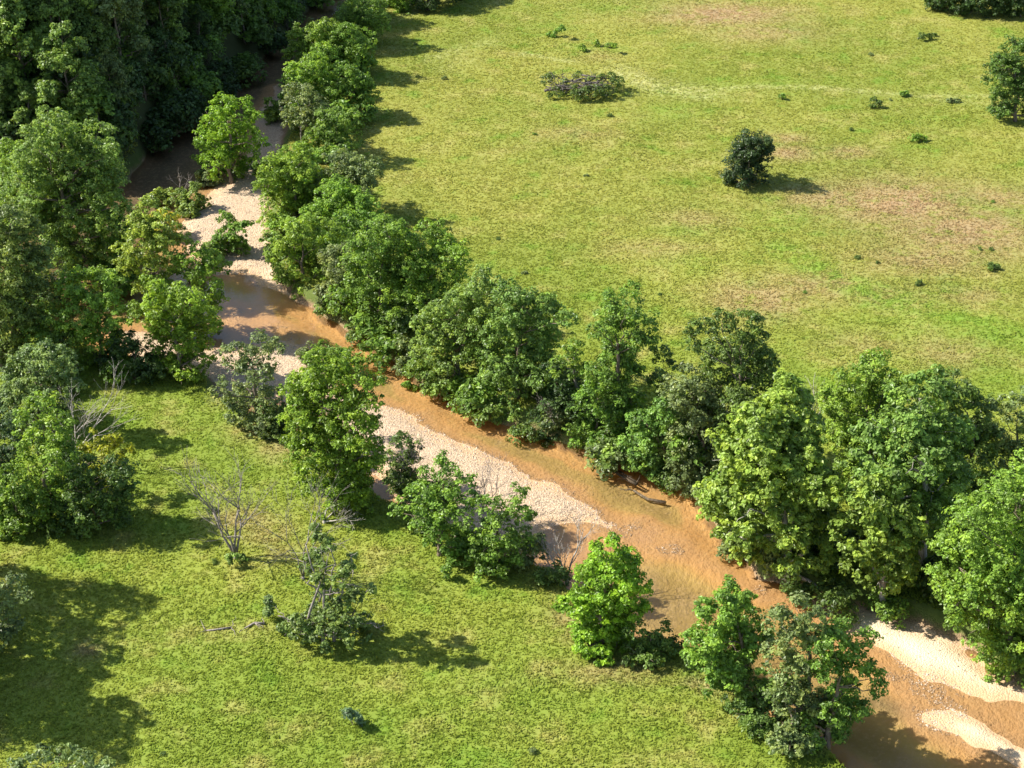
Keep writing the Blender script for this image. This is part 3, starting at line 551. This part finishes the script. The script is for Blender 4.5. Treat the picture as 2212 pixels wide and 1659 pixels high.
along([(600,600),(585,500),(590,400),(620,330),(630,240),(625,180),(660,110),(720,50),(790,0)], 3.2, -2.5, 1.6, 'undergrowth bush beneath the upper strip trees', 'undergrowth beneath the upper strip trees', 'GLBG', .8, 1.6)
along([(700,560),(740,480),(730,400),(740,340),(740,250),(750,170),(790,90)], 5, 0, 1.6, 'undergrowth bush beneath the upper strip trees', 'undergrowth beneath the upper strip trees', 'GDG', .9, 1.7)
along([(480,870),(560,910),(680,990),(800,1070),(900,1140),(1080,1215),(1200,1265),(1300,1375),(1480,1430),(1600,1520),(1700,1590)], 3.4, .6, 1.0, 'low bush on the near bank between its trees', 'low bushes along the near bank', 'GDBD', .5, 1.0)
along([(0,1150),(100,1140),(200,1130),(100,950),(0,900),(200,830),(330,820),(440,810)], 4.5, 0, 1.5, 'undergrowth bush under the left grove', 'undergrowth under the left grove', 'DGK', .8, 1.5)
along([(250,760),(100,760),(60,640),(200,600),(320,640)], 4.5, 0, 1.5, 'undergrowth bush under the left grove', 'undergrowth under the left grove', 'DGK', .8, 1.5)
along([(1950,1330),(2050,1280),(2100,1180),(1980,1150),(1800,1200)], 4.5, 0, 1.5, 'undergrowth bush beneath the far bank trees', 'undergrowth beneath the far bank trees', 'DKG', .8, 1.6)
hl = [q for q in HILL[2:-3]]
for off in (1.2, 3.6, 6.5, 9.5, 13, 17):
    for a, b in zip(hl, hl[1:]):
        a = Vector(a); b = Vector(b); L_ = (b - a).length; nn = Vector((-(b - a).y, (b - a).x)).normalized()
        for i in range(max(1, int(L_ / 3.2))):
            q = a.lerp(b, (i + random.random()) / max(1, int(L_ / 3.2)))
            for sg in (1, -1):
                qq = q + nn * sg * off
                if -float(sdist(np.array([qq.x]), np.array([qq.y]), HILL)[0]) > .5: place_bush(qq.x + random.uniform(-.8, .8), qq.y + random.uniform(-.8, .8), random.uniform(.9, 1.9), COLS[random.choice('KDKG')], 'shaded bush at the foot of the wooded hillside', 'bushes at the foot of the wooded hillside')
wr = random.Random(31)
for _ in range(20):
    q = at(wr.uniform(880, 2200), wr.uniform(30, 640) , 0)
    if chan(np.array([q.x]), np.array([q.y]))[0] > 6: place_bush(q.x, q.y, wr.uniform(.12, .26), COLS[wr.choice('DGB')], 'tiny dark weed clump dotted in the upper field', 'tiny weed clumps in the upper field')
for _ in range(6):
    q = at(wr.uniform(250, 1300), wr.uniform(1000, 1640) , 0)
    if chan(np.array([q.x]), np.array([q.y]))[0] > 4: place_bush(q.x, q.y, wr.uniform(.12, .24), COLS[wr.choice('DGB')], 'tiny weed clump dotted in the lower meadow', 'tiny weed clumps in the lower meadow')
# ---------------------------------------------------------------- wooded hillside
def forest_proto(k):
    rnd = random.Random(300 + k); H = rnd.uniform(12, 15); L = []
    for i in range(18):
        a = rnd.uniform(0, 6.28); t = rnd.random(); rr = 3.9 * (1 - abs(t - .35) * 1.0)
        L.append((rr * math.cos(a) * .8, rr * math.sin(a) * .8, H * (.10 + .8 * t), rnd.uniform(1.3, 2.1)))
    L.append((0, 0, H * .95, 1.5)); r = thing('forest_tree', 'proto', 'tree', (0, 0, 0)); link('trunk', trunk_mesh(L, k + 40, .28, m_bark, twigs=1), r)
    S_ = []
    for (x, y, z, q) in L:
        S_.append((x, y, z, q * .8))
        for _ in range(2):
            d = Vector((rnd.gauss(0, 1), rnd.gauss(0, 1), rnd.gauss(.1, .8))).normalized() * q * .65; S_.append((x + d.x, y + d.y, z + d.z, q * rnd.uniform(.35, .5)))
    link('crown', crown_mesh('crown', S_, k + 700, .34, .66, .62, 24), r); return r
fp = [forest_proto(k) for k in range(6)]; random.seed(8); cnt = 0
ys = np.arange(168, 322, 4.2)
for yi, y0 in enumerate(ys):
    for x0 in np.arange(-130, -2, 4.2):
        x = x0 + random.uniform(-1.8, 1.8); y = y0 + random.uniform(-1.8, 1.8)
        d = -float(sdist(np.array([x]), np.array([y]), HILL)[0])
        if d < 2.2 or abs(x) > y * .40 + 12 or y > 300 + 0 * x: continue
        z = h1(x, y)
        # skip what the frame cannot show
        q = Vector((x, y, z + 8)) - Vector((0, 0, CAMH)); zc = q.y * cp - q.z * sp_; v = (q.y * sp_ + q.z * cp) / zc * F; u = q.x / zc * F
        if v > 384 + 130 or u < -640: continue
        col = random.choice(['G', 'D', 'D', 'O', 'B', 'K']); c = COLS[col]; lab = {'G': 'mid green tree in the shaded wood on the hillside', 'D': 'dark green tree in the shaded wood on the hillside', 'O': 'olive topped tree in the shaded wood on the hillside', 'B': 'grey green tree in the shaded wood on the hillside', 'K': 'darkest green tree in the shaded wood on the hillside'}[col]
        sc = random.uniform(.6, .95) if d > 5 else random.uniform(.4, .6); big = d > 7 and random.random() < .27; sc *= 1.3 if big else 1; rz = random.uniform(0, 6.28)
        if big: c = COLS[random.choice('YLO')]; lab = 'light green tree rising out of the shaded hillside wood into the sun'  # sunlit look of the tall crowns put into a lighter leaf colour
        if cnt < 6:
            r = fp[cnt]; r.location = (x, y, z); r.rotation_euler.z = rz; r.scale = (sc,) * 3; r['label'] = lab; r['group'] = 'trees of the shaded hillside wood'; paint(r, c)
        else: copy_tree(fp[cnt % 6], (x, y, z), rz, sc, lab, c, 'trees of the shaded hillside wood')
        cnt += 1
print('forest trees', cnt)
# ---------------------------------------------------------------- dead trees
def grow(T, a, d, L, r, lev, rnd, spread=.5):
    P = [a]; q = Vector(a); dd = Vector(d)
    for i in range(4):
        dd = (dd + Vector((rnd.gauss(0, .13), rnd.gauss(0, .13), rnd.gauss(.02, .08)))).normalized(); q = q + dd * L / 4; P.append(q.copy())
    T.tube(P, [r * (1 - .14 * i) for i in range(5)], 5 if lev > 1 else 4)
    if lev == 0: return
    for i in (2, 3, 4, 4):
        nd = (dd + Vector((rnd.gauss(0, spread), rnd.gauss(0, spread), rnd.gauss(.05, spread * .6)))).normalized()
        grow(T, P[i], nd, L * rnd.uniform(.5, .75), max(.012, r * .48), lev - 1, rnd, spread)
def dead(label, base, stems, r=.09, lev=3, group='bare dead trees', m=m_dead, name='dead_tree', spread=.42, cat='tree'):
    seed_[0] += 1; rnd = random.Random(seed_[0]); b = at(*base); b = at(*base, h1(b.x, b.y)); root = thing(name, label, cat, b, group); s = mpp(b.y)
    T = Tubes(); T.tube([(0, 0, -.4), (0, 0, .25)], [r * 2, r * 1.7], 7); link('trunk', T.mesh('trunk', m), root)
    for (x, y) in stems:
        q, t = at_y(x, y, b.y + rnd.uniform(-1.5, 1.5)); d = q - b; L = d.length; T = Tubes()
        grow(T, Vector((0, 0, .1)), d.normalized(), L * .62, r, lev, rnd, spread); link('stem', T.mesh('stem', m), root)
    return root
dead('leafless tree with several bare forked stems alone in the meadow', (510,1205), [(430,1060),(470,1100),(510,1040),(545,1070)], .12, 3)
dead('thin bare stems rising behind the vine covered snag', (655,1250), [(600,1120),(650,1080),(680,1090)], .07, 3)
dead('white bare branches over the vivid tree of the left grove', (160,1010), [(185,870),(215,890),(160,900)], .10, 3, m=m_pale)
dead('bare twiggy tree standing on the gravel bar behind the green trees', (1045,1110), [(1040,1020),(1060,1030),(1025,1045)], .06, 3)
dead('grey dead branches in front of the dead limbed green tree', (950,1190), [(920,1110),(950,1090),(900,1130)], .09, 3)
dead('dead branches leaning over the shaded water by the bright cone shaped tree', (1225,1255), [(1170,1225),(1215,1180),(1240,1150),(1180,1205)], .09, 3, m=m_pale)
dead('tangle of bare branches right of the thin stems', (700,1130), [(750,1070),(770,1100),(720,1060)], .07, 3, m=m_pale)
dead('dark bare bush in front of the dark bush at the gravel bar head', (880,1060), [(900,980),(870,970),(910,1000)], .06, 3)
dead('short leafless stem on the gravel beside the dark water', (390,440), [(385,370),(395,380)], .07, 2)
dead('greyish brown bare shrub at the waterline under the round headed tree', (1225,950), [(1200,890),(1230,880),(1250,900)], .05, 3, name='bare_shrub', cat='shrub')
dead('dead branch top poking out beside the leaning sycamore', (1740,1000), [(1745,850),(1770,850)], .09, 2, m=m_pale)
# vine covered snag
sn = tree('ragged vine covered snag with several leaning stems in the meadow', (700,1385), [(684,1145,13),(690,1170,15),(712,1180,12),(680,1205,15),(672,1230,14),(690,1255,16),(700,1285,20),(757,1205,10),(752,1230,14),(735,1255,15),(770,1285,14),(800,1270,10),(745,1300,18),(715,1320,22),(680,1330,22),(640,1345,20),(610,1350,16),(750,1345,24),(790,1340,18),(650,1370,20),(700,1370,26),(755,1380,22),(630,1355,24),(670,1350,26),(720,1350,28),(775,1365,24),(690,1225,18),(745,1280,18)], (.16,.245,.065), 'vine_covered_snag', clump=.36, dens=1.15, sparse=.15, leaf=.25, r0=.16, bk=m_dead, fill=False, grow_=1.3)
r_ = random.Random(9); bz = sn.location; T = Tubes()
for x0, y0, x1, y1, rr in [(668,1382,684,1140,.13),(722,1388,758,1200,.13),(735,1380,805,1262,.11),(690,1300,660,1215,.08),(712,1290,722,1175,.07),(740,1345,830,1350,.07),(680,1360,600,1330,.07)]:
    a_, _t = at_y(x0, y0, bz.y); b_, _t = at_y(x1, y1, bz.y + r_.uniform(-1, 1)); a_.z = max(a_.z, bz.z); LP = T.limb(a_ - bz, b_ - bz, rr, .03, r_, .09, 6, 6)
    for q in LP[2:]:
        d = Vector((r_.gauss(0, 1), r_.gauss(0, .7), r_.gauss(.2, .5))).normalized(); T.limb(q, q + d * r_.uniform(.5, 1.4), .03, .01, r_, .12, 4, 4)
link('stem', T.mesh('stem', m_dead), sn)
# ---------------------------------------------------------------- brush pile, logs
b = at(1260, 205); rnd = random.Random(77); s = mpp(b.y); bp_ = thing('brush_pile', 'long heap of grey felled trunks and branches with leaves in the upper field', 'brush pile', (b.x, b.y, h1(b.x, b.y)))
m_grey = bark('weathered_wood', (.055, .046, .038), (.15, .13, .11))
for i in range(26):
    T = Tubes(); a = rnd.uniform(-.5, 1.2); L = rnd.uniform(1.6, 3.8); cx = rnd.uniform(-3.2, 2.6); cy = rnd.uniform(-1.2, 2.2); z = rnd.uniform(.4, 2.1) * (1 - abs(cx) / 7)
    d = Vector((math.cos(a), math.sin(a), rnd.uniform(-.1, .22)))
    T.limb(Vector((cx, cy, z)) - d * L / 2, Vector((cx, cy, z)) + d * L / 2, rnd.uniform(.08, .18), .03, rnd, .12, 5, 7)
    link('log', T.mesh('log', m_grey), bp_)
T = Tubes()
for i in range(170):
    a0 = Vector((rnd.uniform(-4.3, 4), rnd.uniform(-2.2, 2.6), rnd.uniform(.1, 1.6))); d = Vector((rnd.uniform(-1, 1), rnd.uniform(-.7, .7), rnd.uniform(-.1, .7))).normalized()
    T.limb(a0, a0 + d * rnd.uniform(.6, 1.9), .045, .012, rnd, .12, 4, 4)
link('branches', T.mesh('branches', m_grey), bp_)
L = [(-4.6, 2.0, .9, .8), (-3.9, 2.5, 1.1, .6), (-2.2, .2, 1.3, .5), (-3.2, -1.9, .4, .6), (-1.0, -2.6, .6, .8), (0, -2.3, .8, .9), (1.2, -2.0, .9, .9), (2.3, -1.5, .9, 1.0), (3.3, -.6, 1.0, 1.1), (4.1, .5, 1.0, 1.0), (4.3, 1.5, .9, .8), (3.2, 1.8, 1.2, .9), (1.6, 2.6, 1.2, .6), (-.5, 2.4, 1.2, .7), (-1.2, -1.2, 1.1, .5), (.8, .4, 1.5, .5), (2.2, .6, 1.6, .7), (-3.4, -.6, .7, .5), (-4.3, -2.2, .3, .5)]
c = link('foliage', crown_mesh('foliage', L, 991, .2, 1.2, .42, 26), bp_); c.color = (.12, .185, .04, 1)
def log(label, pts, r, m, zoff=.08, name='fallen_branch', tw=4):
    seed_[0] += 1; rnd = random.Random(seed_[0]); P = [at(x, y, WZ if m is m_wet else 0) for x, y in pts]; b = P[0].copy(); b.z = h1(b.x, b.y) if m is not m_wet else WZ
    T = Tubes(); Q = [Vector((q.x - b.x, q.y - b.y, zoff + .05 * rnd.random())) for q in P]; T.tube(Q, [r * (1 - .6 * i / len(Q)) for i in range(len(Q))], 6)
    for _ in range(tw):
        a = rnd.choice(Q); d = Vector((rnd.gauss(0, 1), rnd.gauss(0, 1), .35)).normalized(); T.limb(a, a + d * rnd.uniform(.5, 1.4), r * .4, .012, rnd, .1, 4, 4)
    o = link(name, T.mesh(name, m), None, b); o['label'] = label; o['category'] = 'branch'; return o
log('dark snagged branch with a root end lying in the orange water', [(1375,1048),(1355,1038),(1330,1022),(1310,1018)], .16, m_wet, .05, tw=5)
log('second dark stick crossing the shallow water beside the snagged branch', [(1378,1044),(1350,1028),(1335,1018)], .09, m_wet, .05, tw=2)
log('thin bare fallen branch in the meadow grass left of the snag', [(500,1358),(470,1362),(445,1364)], .08, m_dead, .05)
log('short pale fallen branch beside the snag', [(572,1352),(550,1350),(530,1362)], .10, m_dead, .08)
log('driftwood log stranded under the far bank', [(1440,1046),(1400,1038),(1370,1020)], .16, m_dead, -.2 + .5, tw=3)
log('driftwood at the foot of the leaning dark trunk', [(690,664),(660,655),(620,640)], .16, m_dead, -.6, tw=8)
log('pale fallen trunk on the far bank beneath the leaning sycamore', [(1790,1270),(1750,1240),(1700,1215)], .2, m_pale, .5, tw=3)
